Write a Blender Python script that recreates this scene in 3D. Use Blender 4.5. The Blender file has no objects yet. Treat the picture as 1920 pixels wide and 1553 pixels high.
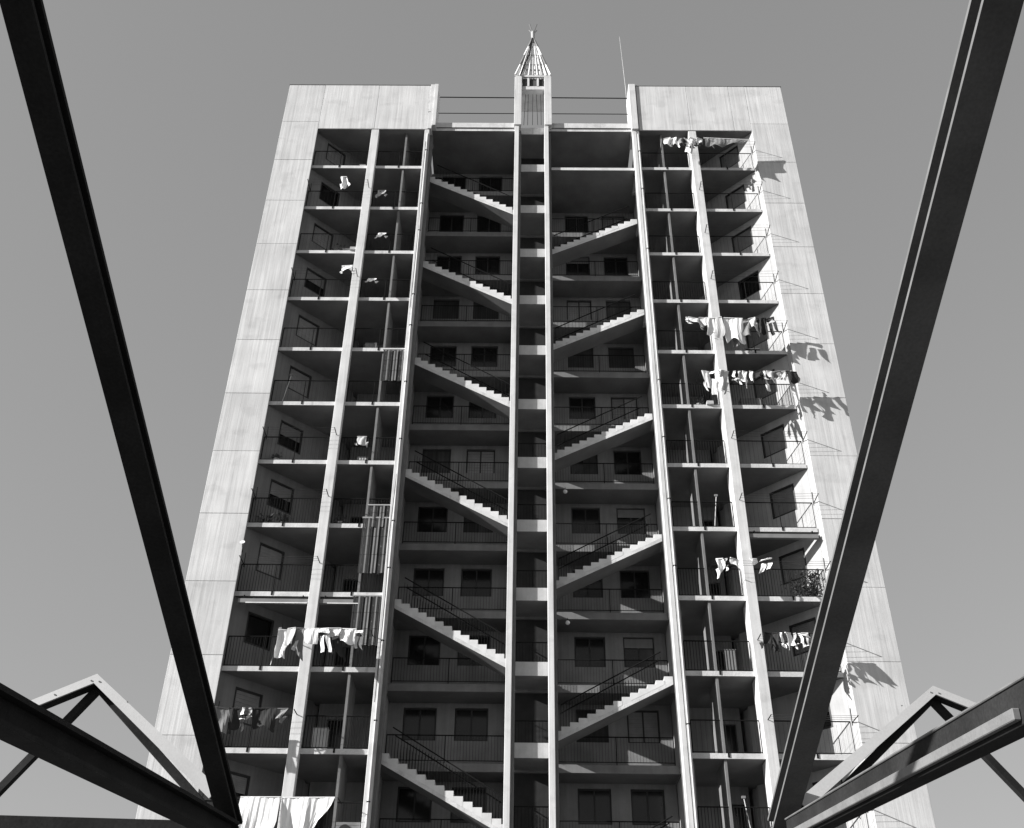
import bpy, bmesh, math, random
from mathutils import Vector, Matrix
random.seed(7)
S = bpy.context.scene
COL = S.collection

# ------------------------------------------------------------------ camera, light, exposure
cam = bpy.data.cameras.new('camera'); co = bpy.data.objects.new('camera', cam); COL.objects.link(co)
S.camera = co
cam.sensor_width = 36; cam.lens = 36*2006/1920; cam.clip_end = 2000; cam.clip_start = .1
PIT, YAW, ROLL = math.radians(35.625), math.radians(-.750), math.radians(.900)
fw = Vector((math.sin(YAW)*math.cos(PIT), math.cos(YAW)*math.cos(PIT), math.sin(PIT)))
r0 = Vector((math.cos(YAW), -math.sin(YAW), 0)); u0 = r0.cross(fw)
rt = math.cos(ROLL)*r0+math.sin(ROLL)*u0; up = -math.sin(ROLL)*r0+math.cos(ROLL)*u0
co.matrix_world = Matrix(((rt.x, up.x, -fw.x, 0), (rt.y, up.y, -fw.y, -35.896), (rt.z, up.z, -fw.z, 1.6), (0, 0, 0, 1)))
S.render.resolution_x = 1024; S.render.resolution_y = 828

SUN = Vector((-2.6, -1.0, 1.1)).normalized()
w = bpy.data.worlds.new('World'); S.world = w; w.use_nodes = True
nt = w.node_tree; nt.nodes.clear()
sky = nt.nodes.new('ShaderNodeTexSky'); sky.sky_type = 'NISHITA'; sky.sun_disc = False
sky.sun_elevation = math.asin(SUN.z); sky.sun_rotation = math.atan2(SUN.x, SUN.y) % (2*math.pi)
sky.air_density = 1.0; sky.dust_density = .6; sky.ozone_density = 1.0
sep = nt.nodes.new('ShaderNodeSeparateColor'); bg = nt.nodes.new('ShaderNodeBackground'); wo = nt.nodes.new('ShaderNodeOutputWorld')
mixw = nt.nodes.new('ShaderNodeMath'); mixw.operation = 'MULTIPLY_ADD'   # black and white film: mostly the red and green records
mg = nt.nodes.new('ShaderNodeMath'); mg.operation = 'MULTIPLY'
nt.links.new(sky.outputs[0], sep.inputs[0])
nt.links.new(sep.outputs[1], mg.inputs[0]); mg.inputs[1].default_value = .62
nt.links.new(sep.outputs[0], mixw.inputs[0]); mixw.inputs[1].default_value = .38; nt.links.new(mg.outputs[0], mixw.inputs[2])
pw = nt.nodes.new('ShaderNodeMath'); pw.operation = 'POWER'; pw.inputs[1].default_value = .4; nt.links.new(mixw.outputs[0], pw.inputs[0])   # film curve of the sky
gn = nt.nodes.new('ShaderNodeMath'); gn.operation = 'MULTIPLY'; gn.inputs[1].default_value = 1.19; nt.links.new(pw.outputs[0], gn.inputs[0])
nt.links.new(gn.outputs[0], bg.inputs[0]); bg.inputs[1].default_value = .15
nt.links.new(bg.outputs[0], wo.inputs[0])
sl = bpy.data.lights.new('sun', 'SUN'); sl.energy = 5.0; sl.angle = math.radians(.5); sl.color = (1, .99, .98)
so = bpy.data.objects.new('sun', sl); COL.objects.link(so); so.rotation_euler = SUN.to_track_quat('Z', 'Y').to_euler()
so.location = (-60, -60, 60)
V = S.view_settings
V.view_transform = 'Standard'; V.look = 'None'; V.exposure = .75; V.gamma = 1; V.use_curve_mapping = False

# ------------------------------------------------------------------ materials (black and white photograph: every colour is a grey)
def mat(name, g, rough=.85, var=.12, scale=3.0, streak=0.0, bump=.0, spec=.3, metal=0, objvar=0.0, grain=0.0, boards=0.0, stain=0.0):
    m = bpy.data.materials.new(name); m.use_nodes = True; n = m.node_tree; N = n.nodes; L = n.links
    b = N['Principled BSDF']; b.inputs['Roughness'].default_value = rough; b.inputs['Metallic'].default_value = metal
    b.inputs['Specular IOR Level'].default_value = spec
    geo = N.new('ShaderNodeNewGeometry')
    def noise(sx, sy, sz, sc, det=4):
        mp = N.new('ShaderNodeMapping'); mp.inputs['Scale'].default_value = (sx, sy, sz)
        L.new(geo.outputs['Position'], mp.inputs[0]); t = N.new('ShaderNodeTexNoise'); t.inputs['Scale'].default_value = sc
        t.inputs['Detail'].default_value = det; L.new(mp.outputs[0], t.inputs['Vector']); return t.outputs[0]
    def rng(src, a, c, lo=.3, hi=.7):
        q = N.new('ShaderNodeMapRange'); q.inputs['From Min'].default_value = lo; q.inputs['From Max'].default_value = hi
        q.inputs['To Min'].default_value = a; q.inputs['To Max'].default_value = c; L.new(src, q.inputs[0]); return q.outputs[0]
    def mul(a, c):
        q = N.new('ShaderNodeMath'); q.operation = 'MULTIPLY'; L.new(a, q.inputs[0])
        if isinstance(c, float): q.inputs[1].default_value = c
        else: L.new(c, q.inputs[1])
        return q.outputs[0]
    f = rng(noise(1, 1, 1, scale), 1-var, 1+var)
    hgt = None
    if streak:
        a = noise(9, 9, .35, 1.0, 5); f = mul(f, rng(a, 1-streak, 1+streak*.6))
        b2 = noise(2.2, 2.2, .25, 1.0, 3); f = mul(f, rng(b2, 1-streak*.9, 1+streak*.5)); hgt = a
    if boards:
        mp = N.new('ShaderNodeMapping'); mp.inputs['Scale'].default_value = (7.5, 7.5, .37); L.new(geo.outputs['Position'], mp.inputs[0])
        wn = N.new('ShaderNodeTexVoronoi'); wn.voronoi_dimensions = '2D'
        sp = N.new('ShaderNodeSeparateXYZ'); L.new(mp.outputs[0], sp.inputs[0])
        fl = N.new('ShaderNodeMath'); fl.operation = 'FLOOR'; L.new(sp.outputs[0], fl.inputs[0])
        wh = N.new('ShaderNodeTexWhiteNoise'); wh.noise_dimensions = '1D'; L.new(fl.outputs[0], wh.inputs['W'])
        N.remove(wn)
        f = mul(f, rng(wh.outputs['Value'], 1-boards, 1+boards*.5, 0, 1))
        fr = N.new('ShaderNodeMath'); fr.operation = 'FRACT'; L.new(sp.outputs[0], fr.inputs[0])
        edge = rng(fr.outputs[0], .72, 1.0, 0, .06); f = mul(f, rng(edge, 1-boards*.9, 1.0, .72, 1.0))
    if stain:
        f = mul(f, rng(noise(5, 5, .45, 1.0, 4), 1.0, 1-stain, .60, .74)); f = mul(f, rng(noise(.9, .9, 1.3, 1.0, 6), 1.0, 1-stain*.6, .56, .66))
        f = mul(f, rng(noise(30, 30, 30, .6, 1), 1.0, 1-stain, .76, .80))
    if grain: f = mul(f, rng(noise(1, 1, 1, 38, 2), 1-grain, 1+grain))
    if objvar:
        oi = N.new('ShaderNodeObjectInfo'); f = mul(f, rng(oi.outputs['Random'], 1-objvar, 1+objvar, 0, 1))
    f = mul(f, float(g))
    cc = N.new('ShaderNodeCombineColor'); [L.new(f, cc.inputs[i]) for i in range(3)]
    L.new(cc.outputs[0], b.inputs['Base Color'])
    if bump:
        bp = N.new('ShaderNodeBump'); bp.inputs['Strength'].default_value = bump; bp.inputs['Distance'].default_value = .02
        L.new(hgt if hgt else noise(1, 1, 1, 12), bp.inputs['Height']); L.new(bp.outputs[0], b.inputs['Normal'])
    return m
M = dict(
    panel=mat('board_marked_concrete', .585, streak=.085, bump=.5, objvar=.05, var=.08, scale=.7, grain=.05, boards=.045, stain=.17),
    conc=mat('painted_concrete', .62, var=.08, scale=1.3, streak=.09, bump=.3, grain=.05, stain=.2),
    slab=mat('slab_concrete', .58, var=.14, scale=2.5, grain=.08, bump=.4, stain=.25),
    soffit=mat('shade_dark_soffit', .15, var=.15, scale=1.1, grain=.05, streak=.05),  # undersides darkened to imitate the shade below slabs
    step=mat('terrazzo_step', .60, var=.08, objvar=.08),
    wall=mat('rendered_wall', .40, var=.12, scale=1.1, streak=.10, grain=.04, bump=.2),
    wall2=mat('rendered_wall_shaded', .19, var=.14, scale=1.1, streak=.12, grain=.05, bump=.2), beam=mat('landing_concrete', .42, var=.08, streak=.06, grain=.04),  # wall2: same render darkened to stand for shade on the left wall
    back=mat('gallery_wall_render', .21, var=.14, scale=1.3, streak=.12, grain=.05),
    slabin=mat('shaded_concrete', .17, var=.15, scale=2, grain=.07, streak=.08),  # slab concrete darkened to imitate shade in the recesses
    dark=mat('dark_window_frame', .03, rough=.6),
    colb=mat('shaded_column_render', .16, var=.1, streak=.1),  # darkened to imitate shade beside the centre fins
    iron=mat('black_iron', .012, rough=.9, spec=.08),
    wire=mat('clothes_wire', .08, rough=.5),
    glass=mat('dark_glass', .012, rough=.15, spec=.4, var=.3, scale=.9),
    curtain=mat('net_curtain', .055, streak=.3, rough=.9, objvar=.3),
    shutter=mat('roller_shutter', .22, objvar=.2, rough=.6, streak=.06),
    steel=mat('dark_painted_steel', .024, rough=.85, spec=.08, var=.3, scale=1.6, bump=.2, grain=.15),
    rail=mat('sunlit_strip_grey', .17, rough=.7, var=.15, scale=3, grain=.08),
    centre_void=mat('void_shade_black', .022, var=.2, streak=.1), steel2=mat('grey_painted_steel', .10, rough=.75, spec=.2, var=.25, scale=1.6, grain=.1),  # first one: near black stands for the unlit void between the fins
    edge=mat('pale_steel_edge', .16, rough=.5, var=.2, scale=5),
    fascia=mat('light_painted_fascia', .50, rough=.6, var=.08, scale=1.2, grain=.04),
    white=mat('white_cotton', .82, rough=.95, var=.04, scale=2),
    pale=mat('pale_grey_cotton', .5, rough=.95, var=.1),
    grey=mat('mid_grey_cotton', .2, rough=.95, var=.12),
    black=mat('dark_cotton', .03, rough=.95, var=.2),
    stripeA=mat('pale_awning_slat', .22, rough=.8, streak=.15), stripeB=mat('dark_awning_slat', .03, rough=.8),
    leaf=mat('dark_leaf', .06, rough=.6, var=.3, scale=9), pot=mat('pot_clay', .42, rough=.8),
    metal=mat('grey_tube', .42, rough=.45, spec=.5), mast=mat('pale_mast', .6, rough=.5), wm=mat('white_metal_band', .8, rough=.6),
    gm=mat('grey_metal_band', .2, rough=.6), ground=mat('paving_ground', .12, var=.2, scale=.6, grain=.1),
    asphalt=mat('asphalt', .06, var=.2, scale=2, grain=.2))

# ------------------------------------------------------------------ mesh helpers
def box(bm, x0, x1, y0, y1, z0, z1, mi=0):
    v = [bm.verts.new((x, y, z)) for z in (z0, z1) for y in (y0, y1) for x in (x0, x1)]
    for q in ((0, 2, 3, 1), (4, 5, 7, 6), (0, 1, 5, 4), (1, 3, 7, 5), (3, 2, 6, 7), (2, 0, 4, 6)):
        bm.faces.new([v[i] for i in q]).material_index = mi
def prism(bm, poly, z0, z1):
    a = [bm.verts.new((x, y, z0)) for x, y in poly]; b = [bm.verts.new((x, y, z1)) for x, y in poly]; n = len(poly)
    bm.faces.new(a[::-1]); bm.faces.new(b)
    for i in range(n): bm.faces.new((a[i], a[(i+1) % n], b[(i+1) % n], b[i]))
def prism_y(bm, poly, y0, y1):      # outline in x,z
    a = [bm.verts.new((x, y0, z)) for x, z in poly]; b = [bm.verts.new((x, y1, z)) for x, z in poly]; n = len(poly)
    bm.faces.new(a); bm.faces.new(b[::-1])
    for i in range(n): bm.faces.new((a[(i+1) % n], a[i], b[i], b[(i+1) % n]))
def tube(bm, pts, r, n=6, r1=None):
    pts = [Vector(p) for p in pts]; rings = []
    for i, p in enumerate(pts):
        d = (pts[min(i+1, len(pts)-1)]-pts[max(i-1, 0)]).normalized()
        a = d.cross(Vector((0, 0, 1))) if abs(d.z) < .95 else d.cross(Vector((1, 0, 0))); a.normalize(); b = d.cross(a)
        rr = r if r1 is None else r+(r1-r)*i/(len(pts)-1)
        rings.append([bm.verts.new(p+rr*(math.cos(t*2*math.pi/n)*a+math.sin(t*2*math.pi/n)*b)) for t in range(n)])
    for i in range(len(rings)-1):
        for t in range(n): bm.faces.new((rings[i][t], rings[i][(t+1) % n], rings[i+1][(t+1) % n], rings[i+1][t]))
    bm.faces.new(rings[0][::-1]); bm.faces.new(rings[-1])
def fin(name, bm, mats):
    bmesh.ops.recalc_face_normals(bm, faces=bm.faces[:])
    me = bpy.data.meshes.new(name); bm.to_mesh(me); bm.free()
    for m in (mats if isinstance(mats, (list, tuple)) else [mats]): me.materials.append(m)
    return me
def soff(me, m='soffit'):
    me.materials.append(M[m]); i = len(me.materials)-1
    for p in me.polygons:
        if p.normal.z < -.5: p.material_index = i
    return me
def link(name, me, parent=None, loc=None, rot=None, kind=None):
    o = bpy.data.objects.new(name, me); COL.objects.link(o)
    if parent: o.parent = parent
    if loc is not None: o.location = loc
    if rot is not None: o.rotation_euler = rot
    if kind: o['kind'] = kind
    return o
def part(name, fn, m, parent=None, loc=None, kind=None):
    bm = bmesh.new(); fn(bm); return link(name, fin(name, bm, m), parent, loc, None, kind)
def bxpart(name, dims, m, parent=None, kind=None, bev=0):
    bm = bmesh.new(); box(bm, *dims)
    if bev: bmesh.ops.bevel(bm, geom=bm.edges[:], offset=bev, segments=1, affect='EDGES')
    return link(name, fin(name, bm, m), parent, None, None, kind)
def thing(name, label, cat, loc=(0, 0, 0), group=None):
    o = bpy.data.objects.new(name, None); COL.objects.link(o); o.location = loc; tag(o, label, cat, group); return o
def tag(o, label, cat, group=None):
    o['label'] = label; o['category'] = cat
    if group: o['group'] = group
    return o

# ------------------------------------------------------------------ ground
def gnd(bm):
    R = 1200; v = [bm.verts.new(p) for p in ((-R, -R, 0), (R, -R, 0), (R, R, 0), (-R, R, 0))]; bm.faces.new(v)
g = part('ground', gnd, M['ground']); g['kind'] = 'structure'
def rd(bm):
    v = [bm.verts.new(p) for p in ((-300, -62, .004), (300, -62, .004), (300, -50, .004), (-300, -50, .004))]; bm.faces.new(v)
g = part('road', rd, M['asphalt']); g['kind'] = 'structure'

# ------------------------------------------------------------------ the tower
SP = 2.9162
def ZB(k): return 42.402-SP*k            # underside of slab k, k = 0 the top balcony floor
def ZJ(n): return 42.76-2.9*n            # panel joints
KMAX = 13
CX = .39
T = thing('apartment_tower', 'tall concrete apartment tower with zigzag outside stairs and laundry hung balconies', 'apartment building', (0, 0, 0))
# body behind the galleries and balconies
def core(bm):
    box(bm, -12.42, 13.33, 4.2, 15, 0, 45.6)
part('tower_core', core, M['wall'], T)
# outer frame panels, one per storey
def panel(x0, x1, z0, z1, d=.045, name='facade_panel'):
    bm = bmesh.new(); box(bm, x0+.006, x1-.006, -d, .0, z0+.006, z1-.006)
    bmesh.ops.bevel(bm, geom=[e for e in bm.edges if all(v.co.y < -.01 for v in e.verts)], offset=.008, segments=1, affect='EDGES')
    return link(name, fin(name, bm, M['panel']), T, (0, random.uniform(-.006, .004), 0))
HB = 45.12
for n in range(-1, 14):
    zt = ZJ(n); zb = max(ZJ(n+1), 0)
    if n == -1: pass
    panel(-12.5, -10.60, zb, zt)
    panel(11.49, 13.41, zb, zt)
for x0, x1 in ((-12.5, -10.6),): panel(x0, x1, ZJ(-1), 48.62)
panel(-10.6, -7.73, HB, 48.62); panel(-7.73, -5.02, HB, 48.62)
panel(5.78, 8.41, HB, 48.64); panel(8.41, 10.63, HB, 48.64); panel(10.63, 11.49, HB, 48.64); panel(11.49, 13.41, ZJ(-1), 48.64)
soff(bxpart('parapet_block', (-12.46, -5.05, .002, 1.2, HB+.01, 48.60), M['conc'], T).data)
soff(bxpart('parapet_block', (5.80, 13.37, .002, 1.2, HB+.01, 48.62), M['conc'], T).data)
# thin metal capping along the two blocks
bxpart('parapet_capping', (-12.53, -5.0, -.07, 1.24, 48.625, 48.66), M['gm'], T)
bxpart('parapet_capping', (5.76, 13.44, -.07, 1.24, 48.645, 48.68), M['gm'], T)
# side walls behind the outer frame
def sidewall(bm, s):
    if s < 0: P = [(-12.46, .002), (-10.615, .002), (-10.665, .235), (-10.83, .41), (-7.7, 3.6), (-7.7, 4.2), (-12.46, 4.2)]
    else: P = [(11.505, .002), (13.37, .002), (13.37, 4.2), (8.4, 4.2), (8.4, 3.6), (11.53, .41), (11.365, .235)]
    prism(bm, P, 0, HB)
part('end_wall', lambda bm: sidewall(bm, -1), M['wall'], T)
part('end_wall', lambda bm: sidewall(bm, 1), M['wall'], T)

def column(name, x0, x1, y0, y1, z0, z1, m='conc', bev=.012):
    bm = bmesh.new(); box(bm, x0, x1, y0, y1, z0, z1)
    bmesh.ops.bevel(bm, geom=bm.edges[:], offset=bev, segments=1, affect='EDGES')
    return link(name, fin(name, bm, M[m]), T)
# free fins between the two balcony bays
column('facade_fin', -7.85, -7.47, -.02, .28, 0, HB-.004)
column('facade_fin', 8.26, 8.65, -.02, .85, 0, HB-.004)
# columns beside the stairs, carried up past the roof
column('stair_column', -5.14, -4.90, -.03, .34, 0, HB)
column('stair_column', 5.44, 5.76, -.03, .34, 0, HB)
column('stair_column_back', -5.11, -4.76, .341, .75, 0, HB, 'slabin')  # column backs take the darkened concrete to read as shaded
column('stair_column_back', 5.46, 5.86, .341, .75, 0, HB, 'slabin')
column('stair_column_head', -5.01, -4.80, -.10, 1.24, HB+.002, 48.66)
column('stair_column_head', -4.79, -4.60, -.16, .9, HB+.2, 48.62)
column('stair_column_head', 5.40, 5.74, -.14, 1.24, HB+.002, 48.72)
# centre fins
for a, b in ((-.555, -.34), (.95, 1.165)):
    column('centre_fin', a, b, -.03, .298, 0, HB+.3)
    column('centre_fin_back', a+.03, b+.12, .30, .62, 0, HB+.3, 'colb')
column('centre_fin_head', -.60, -.225, -.09, .55, HB+.35, 49.35)
column('centre_fin_head', .97, 1.34, -.09, .55, HB+.35, 49.35)

# plumbing pipes on the stair columns
for xx in (-4.97, 5.70):
    part('drain_pipe', lambda bm: tube(bm, [(xx, -.065, 1), (xx, -.065, 44.8)], .03, 8), M['conc'], T)
def clip_bm(bm): box(bm, -.06, .06, -.105, -.025, -.012, .012)
bm = bmesh.new(); clip_bm(bm); clipme = fin('pipe_bracket', bm, M['iron'])
for xx in (-4.97, 5.70):
    for k in range(-1, 13):
        if random.random() < .8: link('pipe_bracket', clipme, T, (xx, 0, ZB(k)+random.choice([.2, 1.1, 1.3])))

# roof slab and beams over the recessed centre
def roofbeam(x0, x1):
    def f(bm): box(bm, x0, x1, .22, 4.2, ZB(-1), ZB(-1)+.2); box(bm, x0, x1, .16, .5, ZB(-1)+.202, ZB(-1)+.56)
    soff(part('roof_slab', f, M['slab'], T).data)
roofbeam(-4.898, -.557); roofbeam(1.167, 5.438); 
soff(bxpart('roof_slab', (-.338, .948, .42, 4.2, ZB(-1), ZB(-1)+.5), M['slab'], T).data)
soff(bxpart('roof_slab', (-10.8, -5.14, .24, 4.2, ZB(-1)-.1, ZB(-1)+.2), M['slab'], T).data)
soff(bxpart('roof_slab', (5.86, 11.5, .24, 4.2, ZB(-1)-.1, ZB(-1)+.2), M['slab'], T).data)
def roofrail(x0, x1):
    def f(bm):
        tube(bm, [(x0, .7, 46.35+.95), (x1, .7, 47.30)], .022); tube(bm, [(x0, .7, 48.62), (x1, .7, 48.60)], .03)
        tube(bm, [(x0, .7, 46.15), (x1, .7, 46.15)], .02)
    r = part('roof_railing', f, M['iron'], T)
    for i in range(3):
        x = x0+(x1-x0)*(.04+.46*i); part('railing_post', lambda bm: tube(bm, [(x, .7, 45.85), (x, .7, 46.15)], .02), M['iron'], r)
roofrail(-4.6, -.6); roofrail(1.34, 5.4)
# stay cables between the centre fins at the roof
for xx, xe in ((-.1, -.02), (.1, .12), (.35, .36), (.62, .55), (.8, .78)):
    part('stay_cable', lambda bm: tube(bm, [(xx, .3, 45.9), (xe, .25, 48.3)], .012, 5), M['iron'], T)

# balcony slabs (left and right groups), fascia notches kept as small drip blocks
XL, XR = -10.70, 11.40
KL = list(range(0, KMAX+1))
def slab_poly(s):
    if s < 0: return [(XL, .2), (-5.142, .2), (-5.142, .36), (-4.98, .76), (-4.98, 4.2), (XL+2.9, 4.2), (XL+2.9, 3.1)]
    return [(5.762, .2), (XR, .2), (XR-2.9, 3.1), (XR-2.9, 4.2), (5.60, 4.2), (5.60, .76), (5.762, .36)]
mesh_slab = {}
for s in (-1, 1):
    bm = bmesh.new(); prism(bm, slab_poly(s), 0, .155)
    if s < 0: box(bm, -7.468, -5.143, .17, .199, .0, .185); box(bm, XL+.05, -7.852, .17, .199, .0, .185)
    else: box(bm, 5.763, 8.258, .17, .199, .0, .185); box(bm, 8.652, XR-.06, .17, .199, 0, .185)
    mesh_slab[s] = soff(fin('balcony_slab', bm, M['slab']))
for k in KL:
    for s in (-1, 1): link('balcony_slab', mesh_slab[s], T, (0, 0, ZB(k)))

# walls with openings, in a local frame u (along), v (depth), w (up)
def wall_mesh(L, H, th, ops):
    bm = bmesh.new(); us = sorted({0, L, *[o[0] for o in ops], *[o[1] for o in ops]}); ws = sorted({0, H, *[o[2] for o in ops], *[o[3] for o in ops]})
    G = {}
    for i in range(len(us)-1):
        for j in range(len(ws)-1):
            um = (us[i]+us[i+1])/2; wm = (ws[j]+ws[j+1])/2
            G[i, j] = not any(o[0] < um < o[1] and o[2] < wm < o[3] for o in ops)
    def quad(*p): bm.faces.new([bm.verts.new(q) for q in p])
    for (i, j), on in G.items():
        if not on: continue
        a, b, c, d = us[i], us[i+1], ws[j], ws[j+1]
        quad((a, 0, c), (b, 0, c), (b, 0, d), (a, 0, d)); quad((a, th, c), (a, th, d), (b, th, d), (b, th, c))
        if not G.get((i-1, j)): quad((a, 0, c), (a, 0, d), (a, th, d), (a, th, c))
        if not G.get((i+1, j)): quad((b, 0, c), (b, th, c), (b, th, d), (b, 0, d))
        if not G.get((i, j-1)): quad((a, 0, c), (a, th, c), (b, th, c), (b, 0, c))
        if not G.get((i, j+1)): quad((a, 0, d), (b, 0, d), (b, th, d), (a, th, d))
    bmesh.ops.remove_doubles(bm, verts=bm.verts[:], dist=1e-4)
    return bm
# angled balcony walls, one storey each: the left runs (+1,+1), the right (-1,+1)
R2 = math.sqrt(2)
HW = SP-.157
WT, WB_ = HW-.35+.0, HW-.35-1.24       # window head and sill above slab top
def diag_frame(s): 
    return (Vector((XL+.04 if s < 0 else XR-.04, .24, 0)), math.radians(45 if s < 0 else 135))
dwl = {}
for s in (-1, 1):
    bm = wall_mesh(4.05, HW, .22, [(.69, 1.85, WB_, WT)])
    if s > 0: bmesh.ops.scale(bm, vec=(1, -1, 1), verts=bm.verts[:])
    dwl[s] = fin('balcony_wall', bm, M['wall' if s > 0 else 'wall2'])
def frame_mesh(W_, H_, t=.05, d=.06, mull=True, y0=.1, sgn=1, name='window'):
    bm = bmesh.new(); y = sorted((sgn*y0, sgn*(y0+d)))
    box(bm, 0, t, *y, 0, H_); box(bm, W_-t, W_, *y, 0, H_); box(bm, t, W_-t, *y, 0, t); box(bm, t, W_-t, *y, H_-t, H_)
    if mull: box(bm, W_/2-t/2, W_/2+t/2, *y, t, H_-t)
    return fin(name, bm, M['dark'])
def pane_mesh(a, b, c, d, y, m, name='pane', slats=False):
    bm = bmesh.new()
    if slats:
        n = 16; h = (d-c)/n
        for i in range(n): box(bm, a, b, y-.012 if i % 2 else y-.02, y+.01, c+i*h, c+(i+1)*h-.006)
    else: box(bm, a, b, y-.005, y+.005, c, d)
    return fin(name, bm, m)
DW, DH = 1.16, 1.24
dfr = {s: frame_mesh(DW, DH, .075, .05, False, .02, s*-1 if s > 0 else 1) for s in (-1, 1)}
dsh = {s: pane_mesh(.06, DW-.06, .06, DH-.06, .10*(-1 if s > 0 else 1), M['shutter'], 'roller_shutter', True) for s in (-1, 1)}
dhalf = {s: pane_mesh(.06, DW-.06, DH*.5, DH-.06, .10*(-1 if s > 0 else 1), M['shutter'], 'roller_shutter', True) for s in (-1, 1)}
dgl = {s: pane_mesh(.06, DW-.06, .06, DH-.06, .13*(-1 if s > 0 else 1), M['glass']) for s in (-1, 1)}
state = {(-1, 3): 'half', (-1, 4): 'shut', (-1, 5): 'shut', (-1, 6): 'half', (-1, 7): 'half', (-1, 9): 'open', (1, 3): 'open', (1, 2): 'shut', (-1, 1): 'open', (1, 10): 'half', (-1, 11): 'half'}
for k in range(0, KMAX+2):
    z = ZB(k)+.156
    for s in (-1, 1):
        o0, ang = diag_frame(s)
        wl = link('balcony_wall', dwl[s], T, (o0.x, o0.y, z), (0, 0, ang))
        u = Vector((math.cos(ang), math.sin(ang), 0))
        p = o0+u*.69; wn = link('window', dfr[s], T, (p.x, p.y, z+WB_), (0, 0, ang))
        st = state.get((s, k), 'shut')
        if st != 'shut': link('pane', dgl[s], wn)
        if st != 'open': link('roller_shutter', dsh[s] if st == 'shut' else dhalf[s], wn)

# partitions between neighbouring balconies, back walls with doors
part_w = {}
for k in range(0, KMAX+2):
    z0 = ZB(k)+.156; z1 = ZB(k-1)-(.002 if k > 0 else .1)
    for x0, x1 in ((-6.13, -6.04), (6.86, 6.95)):
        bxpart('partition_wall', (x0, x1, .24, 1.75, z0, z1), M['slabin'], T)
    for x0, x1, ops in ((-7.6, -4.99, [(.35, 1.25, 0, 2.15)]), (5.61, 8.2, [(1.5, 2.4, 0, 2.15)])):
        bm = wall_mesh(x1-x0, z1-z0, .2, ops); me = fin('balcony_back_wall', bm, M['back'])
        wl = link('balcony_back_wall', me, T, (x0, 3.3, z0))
        for o in ops:
            link('door_panel', pane_mesh(0, o[1]-o[0], 0, 2.15, .14, M['glass'], 'door_panel'), wl, (o[0], 0, 0))
    # side walls that shut the balconies off from the stair well
    bxpart('service_wall', (-5.10, -4.98, 1.5, 4.0, z0, z1), M['wall'], T)
    bxpart('service_wall', (5.63, 5.75, 1.5, 4.0, z0, z1), M['wall'], T)

# galleries, landings, back wall of the stair well
def gal(bm, x0, x1): box(bm, x0, x1, 1.92, 3.12, 0, .30)
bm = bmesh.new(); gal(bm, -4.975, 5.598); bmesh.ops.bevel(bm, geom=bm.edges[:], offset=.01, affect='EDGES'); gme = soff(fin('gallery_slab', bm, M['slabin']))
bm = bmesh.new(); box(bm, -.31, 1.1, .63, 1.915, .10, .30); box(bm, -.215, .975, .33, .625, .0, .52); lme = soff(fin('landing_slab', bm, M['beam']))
ops = []; X0 = -4.975
WIN = [(-4.40, -3.15), (-2.47, -1.22), (2.05, 3.25), (3.95, 5.15)]
HWg = SP-.30
gtop, gbot = HWg-.17, HWg-1.42
for a, b in WIN: ops.append((a-X0, b-X0, gbot, gtop))
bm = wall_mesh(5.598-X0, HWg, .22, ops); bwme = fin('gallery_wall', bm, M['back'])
fr = {round(b-a, 2): frame_mesh(b-a, 1.25, .06, .06, True, .09) for a, b in WIN}
panes = {}; hsh = {round(b-a, 2): pane_mesh(.05, b-a-.05, .62+.1*i, 1.2, .08, M['shutter'], 'roller_shutter', True) for i, (a, b) in enumerate(WIN[:3])}
for wd in fr:
    for nm, m in (('glass', M['glass']), ('curtain', M['curtain']), ('shutter', M['shutter'])):
        panes[wd, nm] = pane_mesh(.06, wd/2-.03, .06, 1.19, .12, m, 'pane' if nm != 'shutter' else 'shutter', nm == 'shutter')
for k in range(0, KMAX+2):
    z = ZB(k)
    if z < 0: continue
    link('gallery_slab', gme, T, (0, 0, z)); link('landing_slab', lme, T, (0, 0, z))
    link('gallery_wall', bwme, T, (X0, 3.122, z+.30))
    for i, (a, b) in enumerate(WIN):
        wd = round(b-a, 2); wn = link('window', fr[wd], T, (a, 3.122, z+.30+gbot))
        mode = random.choice(['glass', 'glass', 'glass', 'curtain', 'mix', 'half', 'shutter'])
        if i in (0,) and k % 3: mode = 'glass'
        if mode == 'half': link('roller_shutter', hsh[wd], wn); mode = 'glass'
        for j in (0, 1):
            mm = mode if mode != 'mix' else ('glass', 'curtain')[j]
            link('pane', panes[wd, mm], wn, (0 if j == 0 else wd/2-.03, .0, 0))
# k = 0: thin slab across the right stair bay
soff(bxpart('canopy_slab', (1.30, 5.438, .20, 1.915, ZB(0)-.02, ZB(0)+.16), M['slab'], T).data)
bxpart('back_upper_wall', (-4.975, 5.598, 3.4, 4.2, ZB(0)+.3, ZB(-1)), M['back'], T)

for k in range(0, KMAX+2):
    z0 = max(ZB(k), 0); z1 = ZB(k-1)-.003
    if ZB(k) > -3: bxpart('sun_block', (-.24, 1.06, 2.02, 3.1, z0, z1), M['centre_void'], T)  # block added to stop sun reaching the gallery wall through the centre
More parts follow.
